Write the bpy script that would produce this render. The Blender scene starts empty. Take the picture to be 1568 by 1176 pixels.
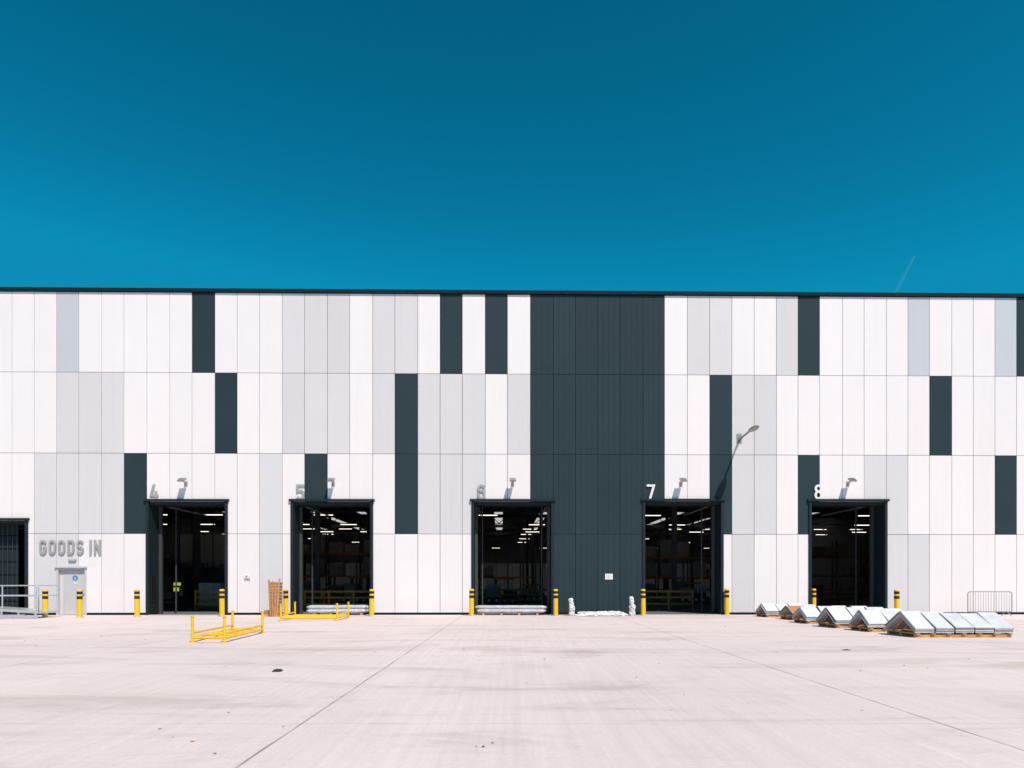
import bpy, math, random
from mathutils import Vector, Matrix, noise
random.seed(7)
F=24/36*1568.0; H=1.51; D=32.0; TA=0.0148; ANG=math.atan(TA)
def wx(px):
    k=(px-784)/F; t=D/(1-k*TA); return k*t/math.cos(ANG)
def wz(py,px=784):
    k=(px-784)/F; t=D/(1-k*TA); return H+(892-py)*t/F
def G(px,py):
    t=H*F/(py-892); return ((px-784)/F*t, t)
def wallpt(u,y,z):
    c,s=math.cos(ANG),math.sin(ANG)
    return Vector((u*c-y*s, D+u*s+y*c, z))

# ---------------- materials
def nt(name):
    m=bpy.data.materials.new(name); m.use_nodes=True
    return m,m.node_tree.nodes,m.node_tree.links,m.node_tree.nodes["Principled BSDF"]
def mat(name,col,rough=.6,metal=0,var=.12,scale=3.0,bump=0.0,bscale=30,island=0.0,dirt=0.0,spec=.5,streak=0):
    m,n,l,b=nt(name)
    tc=n.new('ShaderNodeTexCoord')
    no=n.new('ShaderNodeTexNoise'); no.inputs['Scale'].default_value=scale; no.inputs['Detail'].default_value=3
    l.new(tc.outputs['Object'],no.inputs['Vector'])
    mr=n.new('ShaderNodeMapRange'); mr.inputs[1].default_value=.25; mr.inputs[2].default_value=.75
    mr.inputs[3].default_value=1-var; mr.inputs[4].default_value=1+var
    l.new(no.outputs['Fac'],mr.inputs[0])
    fac=mr.outputs[0]
    def mul(f,o):
        mu=n.new('ShaderNodeMath'); mu.operation='MULTIPLY'
        l.new(f,mu.inputs[0]); l.new(o,mu.inputs[1]); return mu.outputs[0]
    if island>0:
        g=n.new('ShaderNodeNewGeometry'); m2=n.new('ShaderNodeMapRange')
        m2.inputs[3].default_value=1-island; m2.inputs[4].default_value=1+island
        l.new(g.outputs['Random Per Island'],m2.inputs[0]); fac=mul(fac,m2.outputs[0])
    if streak>0:
        mp=n.new('ShaderNodeMapping'); mp.inputs['Scale'].default_value=(6,6,.25); l.new(tc.outputs['Object'],mp.inputs[0])
        ns=n.new('ShaderNodeTexNoise'); ns.inputs['Scale'].default_value=1; ns.inputs['Detail'].default_value=3; l.new(mp.outputs[0],ns.inputs['Vector'])
        m4=n.new('ShaderNodeMapRange'); m4.inputs[1].default_value=.5; m4.inputs[2].default_value=.8; m4.inputs[3].default_value=1; m4.inputs[4].default_value=1-streak
        l.new(ns.outputs['Fac'],m4.inputs[0]); fac=mul(fac,m4.outputs[0])
    if dirt>0:
        # splash dirt near the ground, by height
        sx=n.new('ShaderNodeSeparateXYZ'); l.new(tc.outputs['Object'],sx.inputs[0])
        m3=n.new('ShaderNodeMapRange'); m3.inputs[1].default_value=0; m3.inputs[2].default_value=.9
        m3.inputs[3].default_value=1-dirt; m3.inputs[4].default_value=1
        l.new(sx.outputs['Z'],m3.inputs[0]); fac=mul(fac,m3.outputs[0])
    vm=n.new('ShaderNodeVectorMath'); vm.operation='SCALE'; vm.inputs[0].default_value=col
    l.new(fac,vm.inputs['Scale']); l.new(vm.outputs[0],b.inputs['Base Color'])
    b.inputs['Roughness'].default_value=rough; b.inputs['Metallic'].default_value=metal
    b.inputs['Specular IOR Level'].default_value=spec
    if bump>0:
        n2=n.new('ShaderNodeTexNoise'); n2.inputs['Scale'].default_value=bscale; n2.inputs['Detail'].default_value=2
        l.new(tc.outputs['Object'],n2.inputs['Vector'])
        bp=n.new('ShaderNodeBump'); bp.inputs['Strength'].default_value=bump; bp.inputs['Distance'].default_value=.02
        l.new(n2.outputs['Fac'],bp.inputs['Height']); l.new(bp.outputs[0],b.inputs['Normal'])
    return m
def emis(name,col,st):
    m,n,l,b=nt(name); b.inputs['Base Color'].default_value=(*col,1)
    b.inputs['Emission Color'].default_value=(*col,1); b.inputs['Emission Strength'].default_value=st
    return m
WHITE=mat('panel_white',(.765,.73,.74),.5,var=.012,scale=.6,island=.02,dirt=.08,bump=.12,bscale=1.2,spec=.25,streak=.03)
LIGHT=mat('panel_light_grey',(.60,.59,.615),.5,var=.012,scale=.6,island=.035,dirt=.08,bump=.12,bscale=1.2,spec=.25,streak=.03)
GREY=mat('panel_blue_grey',(.49,.525,.565),.5,var=.012,scale=.6,island=.02,dirt=.08,bump=.12,bscale=1.2,spec=.25,streak=.03)
DARK=mat('panel_anthracite',(.023,.042,.050),.6,var=.05,scale=.8,island=.07,bump=.12,bscale=1.2,spec=.1)
FRAME=mat('frame_anthracite',(.016,.027,.033),.6,var=.08,spec=.12)
BACK=mat('joint_backing',(.20,.21,.23),.8)
FASCIA=mat('fascia_metal',(.006,.022,.03),.7,spec=.08)
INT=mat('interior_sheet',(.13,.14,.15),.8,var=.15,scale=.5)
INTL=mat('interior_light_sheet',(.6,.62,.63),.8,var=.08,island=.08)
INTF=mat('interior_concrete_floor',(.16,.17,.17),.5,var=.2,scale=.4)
STEEL=mat('painted_steel',(.05,.055,.06),.5)
GALV=mat('galvanised_steel',(.62,.64,.66),.38,metal=.6,var=.1,scale=8)
YEL=mat('yellow_paint',(.85,.50,.012),.4,var=.09,scale=6)
YELD=mat('worn_yellow_paint',(.5,.24,.02),.6,var=.15,scale=6)
BLK=mat('black_band',(.012,.012,.013),.5)
SIGNW=mat('letter_white',(.74,.73,.73),.4,var=.02)
SIGNG=mat('letter_brushed_grey',(.33,.33,.34),.4,var=.02)
WOOD=mat('timber',(.50,.25,.10),.75,var=.25,scale=9,bump=.3,bscale=40,island=.2)
BROWN=mat('brown_board',(.36,.18,.09),.7,var=.2,scale=9,island=.2)
FILM=mat('plastic_film_white',(.66,.67,.68),.3,var=.14,scale=5,bump=.9,bscale=14,island=.10)
FILMG=mat('plastic_film_grey',(.50,.53,.56),.3,var=.18,scale=5,bump=.9,bscale=10,island=.15)
SHEETG=mat('sheet_edge_grey',(.22,.24,.26),.5,island=.3)
LAMPG=mat('lamp_housing',(.26,.26,.26),.4,var=.05)
CARD=mat('carton',(.42,.39,.36),.8,island=.35)
ORANGE=mat('orange_beam',(.5,.15,.04),.5)
BLUE=mat('blue_sign',(.03,.2,.45),.4)
GLASS=mat('lamp_glass',(.4,.45,.48),.12)
RAG=mat('dark_rag',(.03,.03,.033),.9)
STRIP=emis('strip_tube',(1,.92,.78),2.0)
DOORG=mat('door_leaf_grey',(.52,.52,.53),.45,var=.03)
YGL=emis('lit_window',(.75,.9,.15),.5)

# ---------------- mesh builder
class MB:
    def __init__(s): s.v=[];s.f=[];s.m=[];s.mats=[];s.sm=[]
    def mi(s,m):
        if m not in s.mats: s.mats.append(m)
        return s.mats.index(m)
    def add(s,vs,fs,m,smooth=False,M=None):
        o=len(s.v)
        for p in vs:
            p=Vector(p)
            if M is not None: p=M@p
            s.v.append(p)
        k=s.mi(m)
        for f in fs: s.f.append([i+o for i in f]); s.m.append(k); s.sm.append(smooth)
    def box(s,x0,x1,y0,y1,z0,z1,m,M=None):
        if x0>x1:x0,x1=x1,x0
        if y0>y1:y0,y1=y1,y0
        if z0>z1:z0,z1=z1,z0
        vs=[(x0,y0,z0),(x1,y0,z0),(x1,y1,z0),(x0,y1,z0),(x0,y0,z1),(x1,y0,z1),(x1,y1,z1),(x0,y1,z1)]
        s.add(vs,[(0,3,2,1),(4,5,6,7),(0,1,5,4),(1,2,6,5),(2,3,7,6),(3,0,4,7)],m,False,M)
    def cyl(s,p0,p1,r,m,seg=14,r1=None,M=None,smooth=True,cap=True):
        p0=Vector(p0);p1=Vector(p1); r1=r if r1 is None else r1
        d=(p1-p0).normalized(); a=d.orthogonal().normalized(); b=d.cross(a)
        vs=[]
        for p,rr in((p0,r),(p1,r1)):
            for i in range(seg):
                t=2*math.pi*i/seg; vs.append(p+a*math.cos(t)*rr+b*math.sin(t)*rr)
        s.add(vs,[(i,(i+1)%seg,seg+(i+1)%seg,seg+i) for i in range(seg)],m,smooth,M)
        if cap:
            s.add(vs,[tuple(range(seg))[::-1],tuple(range(seg,2*seg))],m,False,M)
    def tube(s,pts,r,m,M=None):
        for a,b in zip(pts[:-1],pts[1:]): s.cyl(a,b,r,m,8,M=M)
    def dome(s,c,r,h,m,seg=14,rings=4):
        c=Vector(c); vs=[]
        for j in range(rings+1):
            t=math.pi/2*j/rings
            for i in range(seg):
                a=2*math.pi*i/seg; vs.append(c+Vector((math.cos(a)*r*math.cos(t),math.sin(a)*r*math.cos(t),h*math.sin(t))))
        s.add(vs,[(j*seg+i,j*seg+(i+1)%seg,(j+1)*seg+(i+1)%seg,(j+1)*seg+i) for j in range(rings) for i in range(seg)],m,True)
    def crumple(s,p0,p1,r,m,seg=14,n=16,amp=.3,flat=1.0,seed=0,smooth=True):
        p0=Vector(p0);p1=Vector(p1); d=(p1-p0).normalized()
        up=Vector((0,0,1)) if abs(d.z)<.9 else Vector((0,1,0))
        a=d.cross(up).normalized(); b=a.cross(d).normalized(); vs=[]
        for j in range(n+1):
            p=p0.lerp(p1,j/n); e=1 if 0<j<n else .55
            for i in range(seg):
                t=2*math.pi*i/seg
                q=noise.noise(Vector((math.cos(t)*1.6,math.sin(t)*1.6,j*.8+seed*9.3)))+.5*noise.noise(Vector((math.cos(t)*4,math.sin(t)*4,j*2.1+seed)))
                rr=r*e*(1+amp*q); vs.append(p+a*math.cos(t)*rr+b*math.sin(t)*rr*flat)
        s.add(vs,[(j*seg+i,j*seg+(i+1)%seg,(j+1)*seg+(i+1)%seg,(j+1)*seg+i) for j in range(n) for i in range(seg)],m,smooth)
        s.add([vs[i] for i in range(seg)],[tuple(range(seg))[::-1]],m); s.add(vs[-seg:],[tuple(range(seg))],m)
    def make(s,name,parent=None,bevel=0,loc=None,rotz=0):
        me=bpy.data.meshes.new(name); me.from_pydata([tuple(p) for p in s.v],[],s.f)
        for m in s.mats: me.materials.append(m)
        me.polygons.foreach_set('material_index',s.m); me.polygons.foreach_set('use_smooth',s.sm); me.update()
        import bmesh as _b
        bm=_b.new(); bm.from_mesh(me); _b.ops.recalc_face_normals(bm,faces=bm.faces); bm.to_mesh(me); bm.free()
        ob=bpy.data.objects.new(name,me); bpy.context.collection.objects.link(ob)
        if parent: ob.parent=parent
        if loc is not None: ob.location=loc
        ob.rotation_euler[2]=rotz
        if bevel:
            bv=ob.modifiers.new('b','BEVEL'); bv.width=bevel; bv.segments=1; bv.limit_method='ANGLE'; bv.angle_limit=1.0
        return ob

# ---------------- building
bld=bpy.data.objects.new('warehouse_building',None); bpy.context.collection.objects.link(bld)
bld.location=(0,D,0); bld.rotation_euler[2]=ANG
ztop=wz(452); zr=[ztop,wz(573.5),wz(696),wz(818),0.10]
bx=[20,54,88,122,157,191,226,261,295,330,364,398,433,467,502,536,571,605,640,674,708,743,777,812,847,881,915,949,984,1017,1052,1086,1120,1154,1188,1221,1254,1289,1322,1356,1389,1422,1456,1489,1522,1555]
B=[wx(b) for b in bx]
pw=1.04
left=[B[0]-pw*i for i in range(20,0,-1)]; right=[B[-1]+pw*i for i in range(1,21)]
B=left+B+right
XL,XR=B[0],B[-1]
spec={0:[(88,122,'G'),(295,330,'D'),(433,536,'L'),(571,640,'L'),(674,708,'D'),(743,777,'D'),(812,1017,'D'),(1052,1120,'L'),(1188,1221,'L'),(1221,1254,'D'),(1389,1422,'G'),(1522,1555,'G'),(1555,1589,'D')],
1:[(88,191,'L'),(330,364,'D'),(433,536,'L'),(571,605,'L'),(605,640,'D'),(640,743,'L'),(777,812,'L'),(812,1017,'D'),(1086,1120,'D'),(1120,1188,'L'),(1422,1456,'D')],
2:[(54,191,'L'),(191,226,'D'),(398,433,'L'),(467,502,'D'),(605,640,'D'),(640,743,'L'),(812,1017,'D'),(1086,1120,'D'),(1120,1188,'L'),(1221,1254,'D'),(1322,1389,'L'),(1522,1555,'D')],
3:[(54,122,'L'),(398,433,'L'),(847,984,'D'),(812,847,'D'),(1120,1154,'L'),(1358,1425,'L')]}
doors=[(-62,44,797),(224,349,768),(447,572,768),(723,847,768),(984,1106,767.5),(1238,1358,768)]
def snap(x):
    b=min(B,key=lambda q:abs(q-x)); return b if abs(b-x)<.1 else x
ops=[(snap(wx(a)),snap(wx(b)),0.0,wz(c,(a+b)/2)) for a,b,c in doors]
pdoor=(wx(88),wx(134),0.0,wz(868,110))
ops2=ops+[pdoor]
def sub(rects,o):
    out=[]
    for (a,b,c,d) in rects:
        x0,x1,z0,z1=o
        if b<=x0 or a>=x1 or d<=z0 or c>=z1: out.append((a,b,c,d)); continue
        if a<x0: out.append((a,x0,c,min(d,z1)))
        if b>x1: out.append((x1,b,c,min(d,z1)))
        if d>z1: out.append((a,b,z1,d))
    return out
mats={'W':WHITE,'L':LIGHT,'G':GREY,'D':DARK}
mb={k:MB() for k in mats}; mc={k:MB() for k in mats}
ribs=MB()
rr=random.Random(3)
for r in range(4):
    for i in range(len(B)-1):
        x0,x1=B[i],B[i+1]; xc=(x0+x1)/2; k='W'
        for a,b,t in spec[r]:
            if wx(a)-.05<xc<wx(b)+.05: k=t
        if xc<wx(-25) or xc>wx(1592): k=rr.choice('WWWWWLLGD')
        z1,z0=zr[r],zr[r+1]
        full=(x0,x1,z0,z1); rects=[full]
        for o in ops2: rects=sub(rects,o)
        g=.010
        cut=rects!=[full]
        for (a,b,c,d) in rects:
            if b-a<.03 or d-c<.03: continue
            e=lambda p,q:g if abs(p-q)<1e-6 else 0
            (mc if cut else mb)[k].box(a+e(a,x0),b-e(b,x1),-.07,-.004,c+e(c,z0),d-e(d,z1),mats[k])
            if k=='D' and wx(812)-.05<xc<wx(1017)+.05:
                for j in range(1,4):
                    xx=a+(b-a)*j/4
                    if b-a>.5: ribs.box(xx-.012,xx+.012,-.078,-.0705,c+g*2,d-g*2,DARK)
for k,nm in (('W','cladding_white'),('L','cladding_light_grey'),('G','cladding_blue_grey'),('D','cladding_anthracite')):
    mb[k].make(nm,bld,bevel=.005)
    if mc[k].v: mc[k].make(nm+'_notched',bld)
ribs.make('cladding_ribs',bld)
bk=MB(); rects=[(XL,XR,0,ztop)]
def sub2(rects,o):
    out=[]
    for (a,b,c,d) in rects:
        x0,x1,z0,z1=o
        if b<=x0 or a>=x1 or d<=z0 or c>=z1: out.append((a,b,c,d)); continue
        if a<x0: out.append((a,x0,c,d))
        if b>x1: out.append((x1,b,c,d))
        if d>z1: out.append((max(a,x0),min(b,x1),z1,d))
    return out
for o in ops2: rects=sub2(rects,o)
for a,b,c,d in rects: bk.box(a,b,0,.18,c,d,BACK)
bk.make('wall_backing',bld)
pl=MB(); rects=[(XL,XR,0,.095)]
for o in ops2: rects=sub2(rects,o)
for a,b,c,d in rects: pl.box(a+.003,b-.003,-.05,-.003,c,d,FASCIA)
pl.make('plinth',bld)
fa=MB(); zt=wz(446.5)
fa.box(XL,XR,-.16,.5,ztop+.012,zt,FASCIA)
x=XL
while x<XR-3:
    fa.box(x,x+.05,-.166,-.159,ztop+.012,zt+.02,FRAME); x+=3.1
for p in (75,210,310,322): fa.cyl((wx(p),.2,zt),(wx(p),.2,zt+.12),.04,GALV,8)
fa.make('parapet_capping',bld)
DEP=100; ZC=11.0
bo=MB()
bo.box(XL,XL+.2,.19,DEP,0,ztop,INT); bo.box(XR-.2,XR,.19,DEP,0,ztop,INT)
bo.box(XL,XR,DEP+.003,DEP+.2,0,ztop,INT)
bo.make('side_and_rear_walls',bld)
rw=MB()
x=XL+.3
while x<XR-1:
    rw.box(x,x+1.5,DEP-.1,DEP-.02,.3,5.2,INTL); x+=1.56
rw.make('rear_lining_panels',bld)
TRm,n,l,b=nt('rooflight_grp'); 
tr=n.new('ShaderNodeBsdfTranslucent'); tr.inputs[0].default_value=(.46,.42,.40,1); l.new(tr.outputs[0],n['Material Output'].inputs[0])
ro=MB(); rl=MB()
yA,yB=60,92
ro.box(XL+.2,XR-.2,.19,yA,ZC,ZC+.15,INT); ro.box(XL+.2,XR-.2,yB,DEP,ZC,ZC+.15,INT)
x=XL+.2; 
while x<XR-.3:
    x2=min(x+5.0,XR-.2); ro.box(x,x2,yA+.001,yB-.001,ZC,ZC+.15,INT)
    if x2+1.2<XR-.2: rl.add([(x2,yA,ZC+.08),(x2+1.2,yA,ZC+.08),(x2+1.2,yB,ZC+.08),(x2,yB,ZC+.08)],[(0,1,2,3)],TRm)
    x=x2+1.2
ro.make('roof_deck',bld); rl.make('rooflights',bld)
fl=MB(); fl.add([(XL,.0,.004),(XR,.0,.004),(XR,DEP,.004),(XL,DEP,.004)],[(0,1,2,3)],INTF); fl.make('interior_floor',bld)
sf=MB()
for yy in (10,26,42,58,74,90):
    x=XL+3
    while x<XR:
        sf.box(x-.15,x+.15,yy-.01,yy+.01,0,ZC-.5,STEEL); sf.box(x-.15,x+.15,yy-.16,yy-.14,0,ZC-.5,STEEL); sf.box(x-.01,x+.01,yy-.139,yy-.011,0,ZC-.5,STEEL)
        x+=7.3
    sf.box(XL+.3,XR-.3,yy-.1,yy+.1,ZC-.95,ZC-.5,STEEL)
    x=XL+3
    while x<XR-4:
        sf.cyl((x,yy,ZC-.5),(x+1.2,yy,ZC-1.7),.05,STEEL,6); sf.cyl((x+1.2,yy,ZC-1.7),(x+2.4,yy,ZC-.5),.05,STEEL,6); x+=2.43
    sf.box(XL+.3,XR-.3,yy-.05,yy+.05,ZC-1.8,ZC-1.7,STEEL)
x=XL+4
while x<XR: sf.box(x,x+.08,8,95,7.9,7.98,STEEL); x+=4.6
sf.make('steel_frame',bld)
for i,(a,b,c,d) in enumerate(ops):
    p=MB(); t=.10; dd=.95
    p.box(a-.03,a+t,-.13,dd,0,d,FRAME); p.box(b-t,b+.03,-.13,dd,0,d,FRAME)
    p.box(a-.10,b+.10,-.19,dd,d+.002,d+.10,FRAME)
    p.box(a+t,b-t,.0,dd,d-.16,d,FRAME)
    p.box(a+t+.002,a+t+.13,dd-.12,dd+.05,0,d-.162,STEEL); p.box(b-t-.13,b-t-.002,dd-.12,dd+.05,0,d-.162,STEEL)
    p.box(a+t+.3,a+t+.36,dd+.9,dd+.96,0,d+1.5,STEEL); p.box(b-t-.36,b-t-.3,dd+.9,dd+.96,0,d+1.5,STEEL)
    p.box(a+t+.1,a+t+.16,dd+.06,dd+5,d-.12,d-.06,GALV); p.box(b-t-.16,b-t-.1,dd+.06,dd+5,d-.12,d-.06,GALV)
    p.box(a+t+.003,a+t+.02,.1,.5,.6,1.8,BLK)
    p.box(a+t,b-t,-.12,.0,.002,.02,GALV)
    p.make('loading_door_portal',bld,bevel=.005)
p=MB(); a,b,c,d=ops[0]
for z in [i*.62 for i in range(7)]:
    p.box(a+.14,b-.9,.6,.64,z+.03,z+.6,FRAME)
for q in range(9):
    p.box(b-.9-q*.22,b-.88-q*.22,.5,.52,0,d-.2,STEEL)
p.make('sectional_door_leaf',bld)
p=MB(); a,b,c,d=pdoor
p.box(a-.04,b+.04,-.16,.0,d-.05,d+.02,DOORG)
p.box(a,a+.08,-.10,.16,0,d-.052,DOORG); p.box(b-.08,b,-.10,.16,0,d-.052,DOORG)
p.box(a+.08,b-.08,-.09,.16,d-.15,d-.052,DOORG)
p.box(a+.085,a+.25,.06,.12,0,d-.155,LIGHT); 
p.box(a+.265,b-.09,.05,.12,.03,d-.16,DOORG)
p.box(a+.085,b-.085,.121,.15,0,d-.155,FRAME)
p.box(b-.22,b-.2,-.02,.049,.95,1.15,GALV); p.box(b-.22,b-.14,-.03,-.01,1.0,1.03,GALV)
mx=(a+b)/2+.1
p.cyl((mx,.049,1.72),(mx,.035,1.72),.12,BLUE,20); p.box(mx-.07,mx+.07,.036,.049,1.45,1.52,SIGNW)
p.cyl((mx,.034,1.73),(mx,.030,1.73),.03,SIGNW,12); p.box(mx-.025,mx+.025,.030,.034,1.65,1.70,SIGNW)
p.box(a+.08,b-.08,-.12,.05,.003,.025,GALV)
p.make('personnel_door',bld,bevel=.006)

# ---------------- letters: condensed strokes built as solid mesh
def arcp(cx,cy,rx,ry,a0,a1,n=8): return [(cx+rx*math.cos(math.radians(a0+(a1-a0)*i/n)),cy+ry*math.sin(math.radians(a0+(a1-a0)*i/n))) for i in range(n+1)]
def glyph(c):
    o=.085; w=.52; r=(w-2*o)/2; L=o; R=w-o; T=1-o; Bm=o; cx=w/2
    if c=='O': return w,[arcp(cx,T-r,r,r,0,180)+arcp(cx,Bm+r,r,r,180,360)+[(R,T-r)]]
    if c=='G': return w,[arcp(cx,T-r,r,r,10,180)+arcp(cx,Bm+r,r,r,180,360)+[(R,.47),(cx+.02,.47)]]
    if c=='D': return w,[[(L,Bm),(L,T)]+arcp(cx,T-r,r,r,90,0)+arcp(cx,Bm+r,r,r,0,-90)+[(L,Bm)]]
    if c=='S': return w,[arcp(cx,T-r,r,r,10,180)+[(L,.60),(cx-.08,.53),(cx+.08,.46),(R,.38)]+arcp(cx,Bm+r,r,r,0,-170)]
    if c=='I': return 2*o,[[(o,0),(o,1)]]
    if c=='N': return w,[[(L,0),(L,1)],[(R,0),(R,1)],[(L,T),(R,Bm)]]
    if c=='4': return w,[[(cx+.02,1),(L,.30),(w,.30)],[(R-.06,.58),(R-.06,0)]]
    if c=='5': return w,[[(w,T),(L,T),(L,.52),(cx,.58)]+arcp(cx,.58-r,r,r,75,0)+arcp(cx,Bm+r,r,r,0,-165)]
    if c=='6': return w,[[(R,.80)]+arcp(cx,T-r,r,r,20,180)+arcp(cx,Bm+r,r,r,180,360)+arcp(cx,.58-r,r,r,0,165)]
    if c=='7': return w,[[(0,T),(R,T),(cx-.08,0)]]
    if c=='8': return w,[arcp(cx,T-.19,r*.95,.19,-90,270,16),arcp(cx,Bm+.225,r,.225,-90,270,16)]
    return .10,[]
def text(name,s,px,py_bot,hpx,wpx,standoff=.05,thick=.06,m_=None,h=.078):
    m=MB(); cur=0; items=[]
    for c in s:
        w,st=glyph(c); items.append((cur,st)); cur+=w+.15
    tot=cur-.15
    u0=wx(px); W=wx(px+wpx)-u0; z0=wz(py_bot,px); Hh=wz(py_bot-hpx,px)-z0; sx_=W/tot
    yf=-.07-standoff-thick; e=0
    for ox,st in items:
        for pl_ in st:
            P=[Vector((ox+a,b)) for a,b in pl_]
            closed=(P[0]-P[-1]).length<1e-4
            Lf=[];Rt=[]
            for i,p in enumerate(P):
                if closed: a=P[i-1] if i>0 else P[-2]; b=P[i+1] if i<len(P)-1 else P[1]
                else: a=P[max(i-1,0)]; b=P[min(i+1,len(P)-1)]
                d1=(p-a); d2=(b-p)
                if d1.length<1e-6: d1=d2
                if d2.length<1e-6: d2=d1
                d1=d1.normalized(); d2=d2.normalized(); n1=Vector((-d1.y,d1.x)); n2=Vector((-d2.y,d2.x)); nn=(n1+n2)
                nn=nn.normalized() if nn.length>.01 else n1
                k=h/max(.55,nn.dot(n1)); Lf.append(p+nn*k); Rt.append(p-nn*k)
            vs=[];n_=len(P)
            for y in(yf+e,yf+thick):
                for q in Lf+Rt: vs.append(wallpt(u0+q.x*sx_,y,z0+q.y*Hh))
            fs=[]
            for i in range(n_-1):
                fs+=[(i,i+1,n_+i+1,n_+i),(2*n_+i,3*n_+i,3*n_+i+1,2*n_+i+1),(i,2*n_+i,2*n_+i+1,i+1),(n_+i,n_+i+1,3*n_+i+1,3*n_+i)]
            if not closed: fs+=[(0,n_,3*n_,2*n_),(n_-1,3*n_-1,4*n_-1,2*n_-1)]
            m.add(vs,fs,m_ or SIGNW); e+=.0007
    return m.make(name)
text('goods_in_sign','GOODS IN',63,849.5,22.5,94,standoff=.03,thick=.05,m_=SIGNG,h=.068)
for s,px in (('4',231),('5',454.5),('6',731),('7',989.5),('8',1245)):
    text('door_number_sign',s,px,766,24,13,standoff=.02,thick=.04,m_=SIGNG if s in '456' else SIGNW,h=.07)

# ---------------- wall lights
def wall_light(px,py):
    u=wx(px);z=wz(py,px); m=MB()
    m.box(u-.07,u+.07,-.11,-.071,z-.12,z+.1,LAMPG)
    m.cyl((u,-.10,z),(u,-.42,z+.10),.028,LAMPG,8)
    R=Matrix.Translation((u,-.50,z+.12))@Matrix.Rotation(math.radians(28),4,'X')
    m.box(-.15,.15,-.16,.16,-.035,.035,LAMPG,M=R); m.box(-.12,.12,-.13,.13,-.043,-.036,GLASS,M=R)
    for q in range(5): m.box(-.11+q*.05,-.10+q*.05,-.12,.12,.036,.06,LAMPG,M=R)
    o=m.make('wall_light',bevel=.006); o.location=(0,D,0); o.rotation_euler[2]=ANG
for px in (286,511,785,1042,1297): wall_light(px,741)
m=MB(); u=wx(113); z=wz(858,113)
m.box(u-.17,u+.17,-.15,-.071,z-.04,z+.04,LAMPG); m.box(u-.14,u+.14,-.165,-.151,z-.03,z+.025,GLASS)
o=m.make('bulkhead_light',bevel=.01); o.location=(0,D,0); o.rotation_euler[2]=ANG
m=MB(); u=wx(1131); z=wz(672,1131)
m.box(u-.11,u+.11,-.10,-.071,z-.22,z+.22,LAMPG)
m.cyl((u,-.1,z-.05),(u,-1.5,z+.05),.045,LAMPG,12); m.cyl((u,-.1,z-.2),(u,-.55,z-.02),.03,LAMPG,8)
R=Matrix.Translation((u+.03,-1.85,z+.08))@Matrix.Rotation(math.radians(-4),4,'X')
vs=[];seg=20
for zz,k in((-.05,.9),(-.01,1),(.05,.7),(.075,.3)):
    for i in range(seg):
        t=2*math.pi*i/seg; vs.append((math.cos(t)*.19*k,math.sin(t)*.46*k,zz))
fs=[(j*seg+i,j*seg+(i+1)%seg,(j+1)*seg+(i+1)%seg,(j+1)*seg+i) for j in range(3) for i in range(seg)]+[tuple(range(seg)),tuple(range(3*seg,4*seg))]
m.add(vs,fs,LAMPG,False,R)
o=m.make('wall_mounted_area_lamp'); o.location=(0,D,0); o.rotation_euler[2]=ANG

def wallbox(name,px,py,w,h,mm,d=.06,extra=None):
    m=MB();u=wx(px);z=wz(py,px)
    m.box(u-w/2,u+w/2,-.071-d,-.071,z-h/2,z+h/2,mm)
    if extra: extra(m,u,z,-.071-d)
    o=m.make(name,bevel=.005); o.location=(0,D,0); o.rotation_euler[2]=ANG
def ex(m,u,z,y):
    for q in range(3): m.box(u-.11,u+.08,y-.004,y-.0005,z+.05-q*.06,z+.065-q*.06,SIGNG)
wallbox('notice_sign',932,883,.36,.27,WHITE,.02,ex)
def ex2(m,u,z,y):
    m.box(u-.06,u+.02,y-.012,y-.0005,z-.04,z+.05,LAMPG); m.cyl((u+.1,-.1,z-.08),(u+.1,-.1,z-.2),.012,LAMPG,6)
wallbox('socket_box',380,883,.22,.15,SIGNW,.09,ex2)

# ---------------- bollards
for px,py in ((69,945.5),(122,945.5),(210,944.5),(340,944),(438,943.5),(569,943.5),(722,943),(851,942.5),(985,942.5),(1113,941.5),(1246,941),(1373.5,944.5)):
    x,y=G(px,py); m=MB(); h=1.22+random.uniform(-.01,.015)
    m.cyl((0,0,0),(0,0,h-.04),.108,YEL,24); m.dome((0,0,h-.04),.108,.04,YEL,24)
    m.cyl((0,0,h-.21),(0,0,h-.09),.1105,BLK,24); m.cyl((0,0,h-.42),(0,0,h-.29),.1105,BLK,24)
    m.cyl((0,0,0),(0,0,.02),.17,GALV,20)
    ob=m.make('bollard'); ob.location=(x,y,0); ob.rotation_euler=(random.uniform(-.01,.01),random.uniform(-.01,.01),0)

# ---------------- yellow stillages
def stillage(A,Bp,C,Dp,hp):
    m=MB(); P=[Vector((*A,0)),Vector((*Bp,0)),Vector((*C,0)),Vector((*Dp,0))]
    for p in P:
        m.cyl(p,p+Vector((0,0,hp)),.038,YEL,10); m.cyl(p,p+Vector((0,0,.02)),.08,YEL,10)
        m.cyl(p+Vector((0,0,hp)),p+Vector((0,0,hp+.03)),.05,YEL,10)
    for i in range(4):
        a,b=P[i],P[(i+1)%4]; z=Vector((0,0,.12)); z2=Vector((0,0,.24))
        m.cyl(a+z,b+z,.034,YEL,8)
        if i%2==1: m.cyl(a+z2,b+z2,.03,YEL,8)
    for t in (.3,.5,.7):
        a=P[1].lerp(P[2],t); b=P[0].lerp(P[3],t); z=Vector((0,0,.12)); m.cyl(a+z,b+z,.03,YEL,8)
    m.make('yellow_stillage')
stillage((-8.05,17.2),(-7.2,17.1),(-7.42,20.3),(-8.35,20.4),.64)
stillage(G(430,951),G(516,950.5),(-6.95,29.0),(-9.25,29.1),.66)

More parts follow.
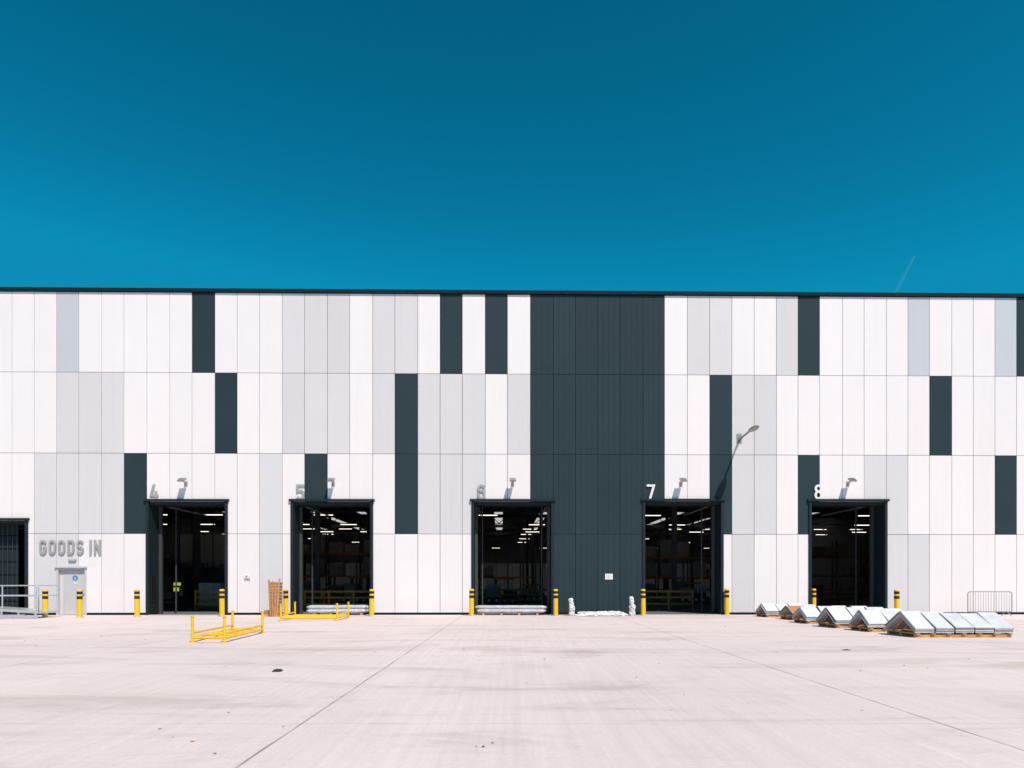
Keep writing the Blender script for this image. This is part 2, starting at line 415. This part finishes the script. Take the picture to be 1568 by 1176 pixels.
# ---------------- timber stack
x,y=G(419,944); m=MB()
for j in range(11):
    zz=j*.14; o=random.uniform(-.03,.03)
    m.box(-.2+o,.2+o,-.25,.25,zz,zz+.12,BROWN)
for j in range(4):
    m.box(-.17+j*.09,-.10+j*.09,-.30,-.255,.0,1.2+random.random()*.5,WOOD,M=Matrix.Rotation(.04*j-.05,4,'Y'))
m.box(-.62,-.25,-.1,.2,0,.10,WOOD); m.box(-.5,-.22,-.1,.2,.102,.28,BROWN)
m.make('timber_stack',bevel=.006,loc=(x+.1,y,0))

# ---------------- plastic-wrapped profiles
def wrapped(name,p0,p1,r,n,seed,fm):
    m=MB(); a=Vector(p0);b=Vector(p1)
    for i in range(n):
        off=Vector((random.uniform(-.12,.12),(i%3)*r*1.9,r+.11+(i//3)*r*1.8))
        m.crumple(a+off,b+off,r,fm,14,26,.10,.95,seed+i)
        for e in (a,b):
            q=e+off; m.cyl(q-Vector((.04,0,0)),q+Vector((.04,0,0)),r*.6,SHEETG,10)
    for t in (.1,.37,.63,.9):
        c=a.lerp(b,t); m.box(c.x-.05,c.x+.05,c.y-.15,c.y+.6,0,.1,WOOD)
        m.box(c.x+.1,c.x+.125,c.y-r*1.06,c.y+r*4.9,.10,.125,STEEL)
    m.make(name)
def g3(px,py): x,y=G(px,py); return (x,y,0)
wrapped('wrapped_profile_bundle',g3(474,942.5),g3(563,942),.095,6,1,FILMG)
wrapped('wrapped_profile_bundle',g3(730,942),g3(833,942),.09,6,7,FILMG)
m=MB()
for i in range(9):
    a=Vector(g3(880+(i*7)%15,944-i*.25)); b=Vector(g3(962-(i*5)%14,943.5-i*.25)); z=Vector((0,0,.06+.035*(i%3)))
    m.crumple(a+z,b+z,.05,FILM,9,30,1.0,.8,i+20,smooth=False)
m.make('plastic_wrap_heap')
for px,py,h,s in ((875,943,.80,1),(967.5,943,.88,4)):
    x,y=G(px,py); m=MB()
    m.crumple((0,0,0),(.03,0,h*.6),.12,FILM,14,9,.5,1,s,smooth=False); m.crumple((.02,0,h*.52),(-.04,0,h),.09,FILM,14,8,.6,1,s+3,smooth=False)
    m.crumple((-.1,-.05,.0),(.12,-.02,.14),.12,FILM,10,5,.6,1,s+6,smooth=False)
    m.make('wrapped_post',loc=(x,y,0))

# ---------------- ridge sheet stacks
def ridge(x,y,L,w,h,nseg,seed,brown=False,rot=0):
    r=random.Random(seed); m=MB(); z0=.16
    for t in range(3):
        yy=-w/2+.1+t*(w-.2)/2; m.box(0.05,L-.05,yy-.05,yy+.05,0,.09,WOOD)
    nb=int(L/.35)
    for i in range(nb): xx=.05+i*(L-.2)/(nb-1); m.box(xx,xx+.1,-w/2,w/2,.092,.118,WOOD)
    for xx in (.15,L/2,L-.2):
        for sgn in(-1,1):
            m.cyl((xx,sgn*(w/2-.2),.12),(xx,0,h-.2),.035,WOOD,6)
    lay=5
    for s in range(nseg):
        xa=L*s/nseg+r.uniform(-.01,.03); xb=L*(s+1)/nseg-.02
        top=r.uniform(-.04,.035)
        for q in range(lay):
            th=.022; off=q*.026; ja=r.uniform(-.035,.035); jb=r.uniform(-.03,.01)
            mm=FILM if q>=lay-1 else (SHEETG if q%2 else FILM)
            if brown and q==lay-1 and s%2==0: mm=BROWN
            hz=h-(lay-1)*.03+off+top; ww=w/2
            a=xa+ja if s==0 else xa+r.uniform(0,.02)
            b=xb+jb if s==nseg-1 else xb
            cap=.05
            for sgn in(-1,1):
                fz=z0+off*1.1+r.uniform(0,.03)-.02
                vs=[]
                for X in (a,b):
                    vs+= [(X,0,hz),(X,sgn*cap,hz),(X,sgn*ww,fz),(X,sgn*(ww-.01),fz-th),(X,sgn*cap,hz-th),(X,0,hz-th)]
                m.add(vs,[(0,1,7,6),(1,2,8,7),(2,3,9,8),(3,4,10,9),(4,5,11,10),(5,4,3,2,1,0),(6,7,8,9,10,11)],mm)
    m.make('ridge_sheet_stack',loc=(x,y+w/2,0),rotz=rot)
ridge(11.0,18.65,2.75,1.5,.68,5,1,rot=.01)
ridge(10.85,20.75,2.6,1.3,.64,4,2,rot=-.02)
ridge(10.65,22.5,2.6,1.35,.68,4,3,rot=.03)
ridge(10.75,24.9,2.5,1.3,.62,4,4,rot=-.015)
ridge(11.2,27.3,2.5,1.3,.56,4,5,brown=True,rot=.03)
ridge(11.0,29.6,2.4,1.3,.58,4,6,rot=0)

# ---------------- crowd barrier
x,y=G(1482,943.2); m=MB(); Wd=2.02; hh=1.10
def arc(cx,cz,r,a0,a1,n=5): return [(cx+r*math.cos(math.radians(a0+(a1-a0)*i/n)),0,cz+r*math.sin(math.radians(a0+(a1-a0)*i/n))) for i in range(n+1)]
pts=[(0,0,.2)]+arc(.12,hh-.12,.12,180,90)+arc(Wd-.12,hh-.12,.12,90,0)+[(Wd,0,.2),(0,0,.2)]
m.tube(pts,.022,SIGNG)
for i in range(1,17): m.cyl((Wd*i/17,0,.2),(Wd*i/17,0,hh),.009,SIGNG,6)
for xx in(.25,Wd-.25):
    m.tube([(xx,-.3,0.01),(xx,-.2,.1),(xx,0,.2),(xx,.2,.1),(xx,.3,.01)],.018,SIGNG)
m.make('crowd_control_barrier',loc=(x,y,0),rotz=.02)

# ---------------- ramp with railing at left
x1,y1=G(58,947); m=MB(); L=5.2
m.add([(-L,0,.62),(0,0,.30),(0,1.4,.30),(-L,1.4,.62),(-L,0,.52),(0,0,.2),(0,1.4,.2),(-L,1.4,.52)],[(0,1,2,3),(7,6,5,4),(0,4,5,1),(1,5,6,2),(2,6,7,3),(3,7,4,0)],GALV)
m.box(-L,0,-.04,-.002,.02,.14,GALV)
for i in range(8):
    xx=-L+.1+i*(L-.2)/7; m.box(xx-.03,xx+.03,-.02,.04,0,.5-.03*i,GALV)
    if i%2==1 : m.cyl((xx,.05,.2),(xx,.05,1.38),.024,GALV,8)
for z in(1.38,.95): m.tube([(-L,.05,z),(-.1,.05,z),(-.0,.05,z-.06),(0,.05,.25)],.022,GALV)
for z in(1.38,.95): m.tube([(-L,1.35,z),(0,1.35,z)],.022,GALV)
m.cyl((-.0,1.35,.2),(0,1.35,1.38),.024,GALV,8)
m.make('loading_ramp_with_handrail',loc=(x1,y1,0))

# ---------------- interior objects
def loc(px,depth):
    k=(px-784)/F; return k*(D+depth)
def rack(px,depth,n=3,w=2.7,h=6,lev=3,seed=0):
    r=random.Random(seed); m=MB(); 
    for i in range(n+1):
        for yy in(0,1): m.box(i*w-.05,i*w+.05,yy-.04,yy+.04,0,h,STEEL)
        for z in range(int(h)): m.cyl((i*w,0,z),(i*w,1,z+.9),.02,STEEL,5)
    for j in range(lev):
        z=.25+j*h/lev
        for yy in(-.05,1.05): m.box(0.06,n*w-.06,yy-.03,yy+.03,z-.12,z,ORANGE)
        for i in range(n):
            for q in range(2):
                if r.random()<.7:
                    hh=r.uniform(.5,1.4); xx=i*w+.2+q*1.25
                    m.box(xx,xx+1.1,.05,.95,z+.13,z+.13+hh,CARD); m.box(xx,xx+1.1,0.02,.98,z+.005,z+.12,WOOD)
    m.make('pallet_rack',loc=wallpt(loc(px,depth),depth,0.005),rotz=ANG)
rack(455,22,3,seed=1,h=5.4); rack(700,34,3,seed=2,h=3.6,lev=2); rack(965,24,3,seed=3,h=5); rack(1215,40,4,seed=4,h=6,lev=3); rack(230,30,3,seed=5,h=4,lev=2)
def barrier(px,depth,L):
    m=MB(); n=int(L/1.3)
    for i in range(n+1): m.box(i*1.3-.05,i*1.3+.05,-.05,.05,0,1.1,YELD)
    for z in(.35,.7,1.02): m.box(.052,n*1.3-.052,-.03,.03,z-.05,z+.05,YELD)
    m.make('safety_barrier',loc=wallpt(loc(px,depth),depth,.005),rotz=ANG)
barrier(470,4.5,4);barrier(770,13,3);barrier(990,5,3);barrier(1265,15,3);barrier(305,5,2.6)
def machine(px,depth,w,h,seed):
    m=MB()
    m.box(0,w,0,1.2,0,.5,STEEL); m.box(.1,w*.45,.1,1.1,.502,h*.8,CARD); m.box(w*.5,w*.9,.2,1,.502,h*.55,STEEL)
    m.cyl((w*.7,.6,h*.55),(w*.7,.6,h),.12,GALV,10); m.box(w*.2,w*.8,.3,.5,h,h+.12,ORANGE); m.box(w*.25,w*.33,.3,.5,h*.8,h,STEEL)
    for i in range(4): m.cyl((w*(.1+.22*i),-.05,.3),(w*(.1+.22*i),-.3,.3),.09,GALV,10)
    m.make('workshop_machine',loc=wallpt(loc(px,depth),depth,.005),rotz=ANG,bevel=.01)
machine(748,14,2.4,1.7,1);machine(800,20,2.2,1.3,2);machine(1045,16,2.2,1.4,3);machine(530,15,2,1.8,4);machine(255,10,1.3,1.2,6)
m=MB()
for i in range(3):
    for j in range(3): m.box(i*.42,i*.42+.40,0,.9,.15+j*.45,.15+j*.45+.43,INTL)
m.box(-.02,1.28,-.02,.92,0,.14,WOOD); m.make('carton_stack',loc=wallpt(loc(310,7),7,.005),rotz=ANG)
m=MB(); m.box(0,3,0,3,0,2.4,INT); m.box(.05,.55,-.03,-.001,.6,1.5,YGL); m.box(.0,3.1,-.05,3,2.402,2.5,STEEL); m.box(1.0,1.8,-.03,-.001,.02,2.05,STEEL)
m.make('office_pod',loc=wallpt(loc(274,17),17,.005),rotz=ANG)
m=MB()
for i in range(3): m.box(i*1.4,i*1.4+1.34,0,.08,3.2,5.6,INTL)
for i in range(4): m.box(i*1.4-.06,i*1.4+.01,-.02,.1,0,8,STEEL)
m.make('partition_wall',loc=wallpt(loc(286,26),26,.005),rotz=ANG)
m=MB(); r=random.Random(5)
for yy in range(14,96,9):
    x=XL+2
    while x<XR-3:
        z=6.9+ (0 if yy<50 else 1.0)
        if r.random()<.62:
            m.box(x,x+1.5,yy-.05,yy+.05,z,z+.05,STRIP); m.box(x,x+1.5,yy-.08,yy+.08,z+.051,z+.1,LAMPG)
            for q in(.2,1.3): m.cyl((x+q,yy,z+.1),(x+q,yy,ZC-1.8),.01,STEEL,4)
        x+=4.4
m.make('suspended_strip_lights',bld)

# ---------------- ground
gm,n,l,b=nt('yard_concrete')
tc=n.new('ShaderNodeTexCoord'); sx=n.new('ShaderNodeSeparateXYZ'); l.new(tc.outputs['Object'],sx.inputs[0])
def math_(op,a,bb=None,c=None):
    q=n.new('ShaderNodeMath'); q.operation=op
    for i,v in enumerate((a,bb,c)):
        if v is None: continue
        if isinstance(v,(int,float)): q.inputs[i].default_value=v
        else: l.new(v,q.inputs[i])
    return q.outputs[0]
def noi(sc,scale=(1,1,1),det=4,rough=.55,dist=0,off=(0,0,0)):
    mp=n.new('ShaderNodeMapping'); mp.inputs['Scale'].default_value=scale; mp.inputs['Location'].default_value=off; l.new(tc.outputs['Object'],mp.inputs[0])
    q=n.new('ShaderNodeTexNoise'); q.noise_dimensions='2D'; q.inputs['Scale'].default_value=sc; q.inputs['Detail'].default_value=det; q.inputs['Roughness'].default_value=rough; q.inputs['Distortion'].default_value=dist
    l.new(mp.outputs[0],q.inputs['Vector']); return q.outputs['Fac']
def mr(v,a,bb,c,d,smooth=False):
    q=n.new('ShaderNodeMapRange'); 
    if smooth: q.interpolation_type='SMOOTHSTEP'
    for i,k in enumerate((a,bb,c,d)): q.inputs[i+1].default_value=k
    l.new(v,q.inputs[0]); return q.outputs[0]
def joint(coord,period,offset,wid,wob):
    c=math_('ADD',coord,-offset); c=math_('ADD',c,wob)
    c=math_('DIVIDE',c,period); c=math_('FRACT',math_('ADD',c,500.5)); c=math_('ABSOLUTE',math_('SUBTRACT',c,.5)); c=math_('MULTIPLY',c,period)
    return mr(c,wid*.6,wid*1.4,1,0)
lowf=noi(.9,det=3)
wob=math_('MULTIPLY',math_('SUBTRACT',lowf,.5),.03)
jx=joint(sx.outputs['X'],6.85,-2.25,.013,wob); jy=joint(sx.outputs['Y'],6.85,7.3,.009,wob)
jxs=math_('MULTIPLY',jx,mr(lowf,.35,.62,.35,.85)); jys=math_('MULTIPLY',jy,mr(lowf,.35,.65,.15,.55))
J=math_('MAXIMUM',jxs,jys)
v=mr(noi(.16,det=3),.3,.7,.95,1.035)
v=math_('MULTIPLY',v,mr(noi(1.0,(9,.22,1),det=4,rough=.65),.25,.75,.945,1.04))
fine=noi(22,det=5,rough=.7)
v=math_('MULTIPLY',v,mr(fine,.25,.75,.94,1.06))
scuff=mr(noi(1.0,(.16,.75,1),det=6,rough=.68,dist=.4,off=(3,1,0)),.48,.74,0,1,True)
v=math_('MULTIPLY',v,math_('SUBTRACT',1,math_('MULTIPLY',scuff,.15)))
blot=mr(noi(.5,det=6,rough=.72,off=(11,4,0)),.53,.76,0,1,True)
v=math_('MULTIPLY',v,math_('SUBTRACT',1,math_('MULTIPLY',blot,.11)))
def stain(cx,cy,rx,ry,amt):
    a=math_('DIVIDE',math_('ADD',sx.outputs['X'],-cx),rx); c=math_('DIVIDE',math_('ADD',sx.outputs['Y'],-cy),ry)
    d=math_('SQRT',math_('ADD',math_('MULTIPLY',a,a),math_('MULTIPLY',c,c)))
    d=math_('ADD',d,math_('MULTIPLY',math_('SUBTRACT',lowf,.5),2.2)); d=math_('ADD',d,math_('MULTIPLY',math_('SUBTRACT',fine,.5),.8))
    return math_('SUBTRACT',1,mr(d,.4,1.2,amt,0,True))
v=math_('MULTIPLY',v,stain(1.55,14.6,.6,1.0,.15))
v=math_('MULTIPLY',v,math_('SUBTRACT',1,math_('MULTIPLY',J,.7)))
cm=n.new('ShaderNodeMix'); cm.data_type='RGBA'; l.new(scuff,cm.inputs[0])
cm.inputs[6].default_value=(.69,.59,.575,1); cm.inputs[7].default_value=(.64,.54,.50,1)
vm=n.new('ShaderNodeVectorMath'); vm.operation='SCALE'; l.new(cm.outputs[2],vm.inputs[0]); l.new(v,vm.inputs['Scale']); l.new(vm.outputs[0],b.inputs['Base Color'])
b.inputs['Roughness'].default_value=.9; b.inputs['Specular IOR Level'].default_value=.2
bp=n.new('ShaderNodeBump'); bp.inputs['Strength'].default_value=.25; bp.inputs['Distance'].default_value=.01
l.new(math_('SUBTRACT',fine,J),bp.inputs['Height']); l.new(bp.outputs[0],b.inputs['Normal'])
m=MB(); S=1500; m.add([(-S,-S,0),(S,-S,0),(S,S,0),(-S,S,0)],[(0,1,2,3)],gm); m.make('concrete_yard_ground')

m=MB(); r=random.Random(11)
for i in range(110):
    y=r.uniform(6,30); x=r.uniform(-.75,.75)*y; s=r.uniform(.006,.014)*(1+.05*y); mm=r.choice([BROWN,RAG,SHEETG,SHEETG,WOOD])
    vs=[]
    for k in range(6):
        a=k*math.pi/3; rr2=s*r.uniform(.5,1.3); vs.append((x+math.cos(a)*rr2*1.4,y+math.sin(a)*rr2,.004+r.uniform(0,.008)))
    vs.append((x,y,.006+s*r.uniform(.2,.6)))
    m.add(vs,[(k,(k+1)%6,6) for k in range(6)],mm)
m.make('ground_litter')
def rag(px,py,sx_,sy_,hh):
    x,y=G(px,py); m=MB(); N=14; vs=[]
    for i in range(N+1):
        for j in range(N+1):
            u=i/N*2-1; w=j/N*2-1; q=noise.noise(Vector((u*2.2+px,w*2.2,3)))
            e=max(0,1-max(abs(u),abs(w))**4)
            vs.append((u*sx_*(1+.25*q),w*sy_*(1-.3*q),.004+e*hh*(.45+abs(noise.noise(Vector((u*3,w*3,px)))) *1.3)))
    m.add(vs,[(i*(N+1)+j,(i+1)*(N+1)+j,(i+1)*(N+1)+j+1,i*(N+1)+j+1) for i in range(N) for j in range(N)],RAG,True)
    m.make('crumpled_rag',loc=(x,y,0))
rag(425,1028,.075,.08,.04); rag(1296,995.5,.09,.05,.015)

# contrail
cm_,n2,l2,b2=nt('contrail_vapour'); b2.inputs['Base Color'].default_value=(.6,.7,.75,1); b2.inputs['Alpha'].default_value=.035
m=MB(); T=2000
def far(px,py): return Vector(((px-784)/F*T,T,H+(892-py)*T/F))
m.add([far(1368,450),far(1373,450),far(1402,392),far(1398,392)],[(0,1,2,3)],cm_); m.make('contrail_cloud')

# ---------------- light
v=Vector((.37,-.69,1)).normalized()
el=math.asin(v.z); rot=math.atan2(v.x,v.y)
sd=bpy.data.lights.new('sun','SUN'); sd.energy=4.8; sd.angle=math.radians(.5); sd.color=(1,.895,.80)
so=bpy.data.objects.new('sun',sd); bpy.context.collection.objects.link(so); so.rotation_euler=v.to_track_quat('Z','Y').to_euler(); so.location=(10,-10,30)
w=bpy.data.worlds.new('World'); bpy.context.scene.world=w; w.use_nodes=True
n=w.node_tree.nodes; l=w.node_tree.links; bg=n['Background']
sky=n.new('ShaderNodeTexSky'); sky.sky_type='NISHITA'; sky.sun_disc=False; sky.sun_elevation=el; sky.sun_rotation=rot
sky.dust_density=.3; sky.ozone_density=3; sky.air_density=1
gmn=n.new('ShaderNodeGamma'); gmn.inputs[1].default_value=1.7
mx=n.new('ShaderNodeMix'); mx.data_type='RGBA'; mx.blend_type='MULTIPLY'; mx.inputs[0].default_value=1
mx.inputs[7].default_value=(.02,.69,.46,1)
dk=n.new('ShaderNodeMix'); dk.data_type='RGBA'; dk.blend_type='DARKEN'; dk.inputs[0].default_value=1; dk.inputs[7].default_value=(.5,2.65,4.7,1)
l.new(sky.outputs[0],gmn.inputs[0]); l.new(gmn.outputs[0],mx.inputs[6]); l.new(mx.outputs[2],dk.inputs[6]); l.new(dk.outputs[2],bg.inputs[0]); bg.inputs[1].default_value=.1
# ---------------- camera
cd=bpy.data.cameras.new('camera'); cd.lens=24; cd.sensor_width=36; cd.shift_y=304/1568; cd.clip_end=6000; cd.clip_start=.1
co=bpy.data.objects.new('camera',cd); bpy.context.collection.objects.link(co); co.location=(0,0,H); co.rotation_euler=(math.pi/2,0,0)
sc=bpy.context.scene; sc.camera=co
sc.view_settings.view_transform='Standard'; sc.view_settings.look='None'; sc.view_settings.exposure=0
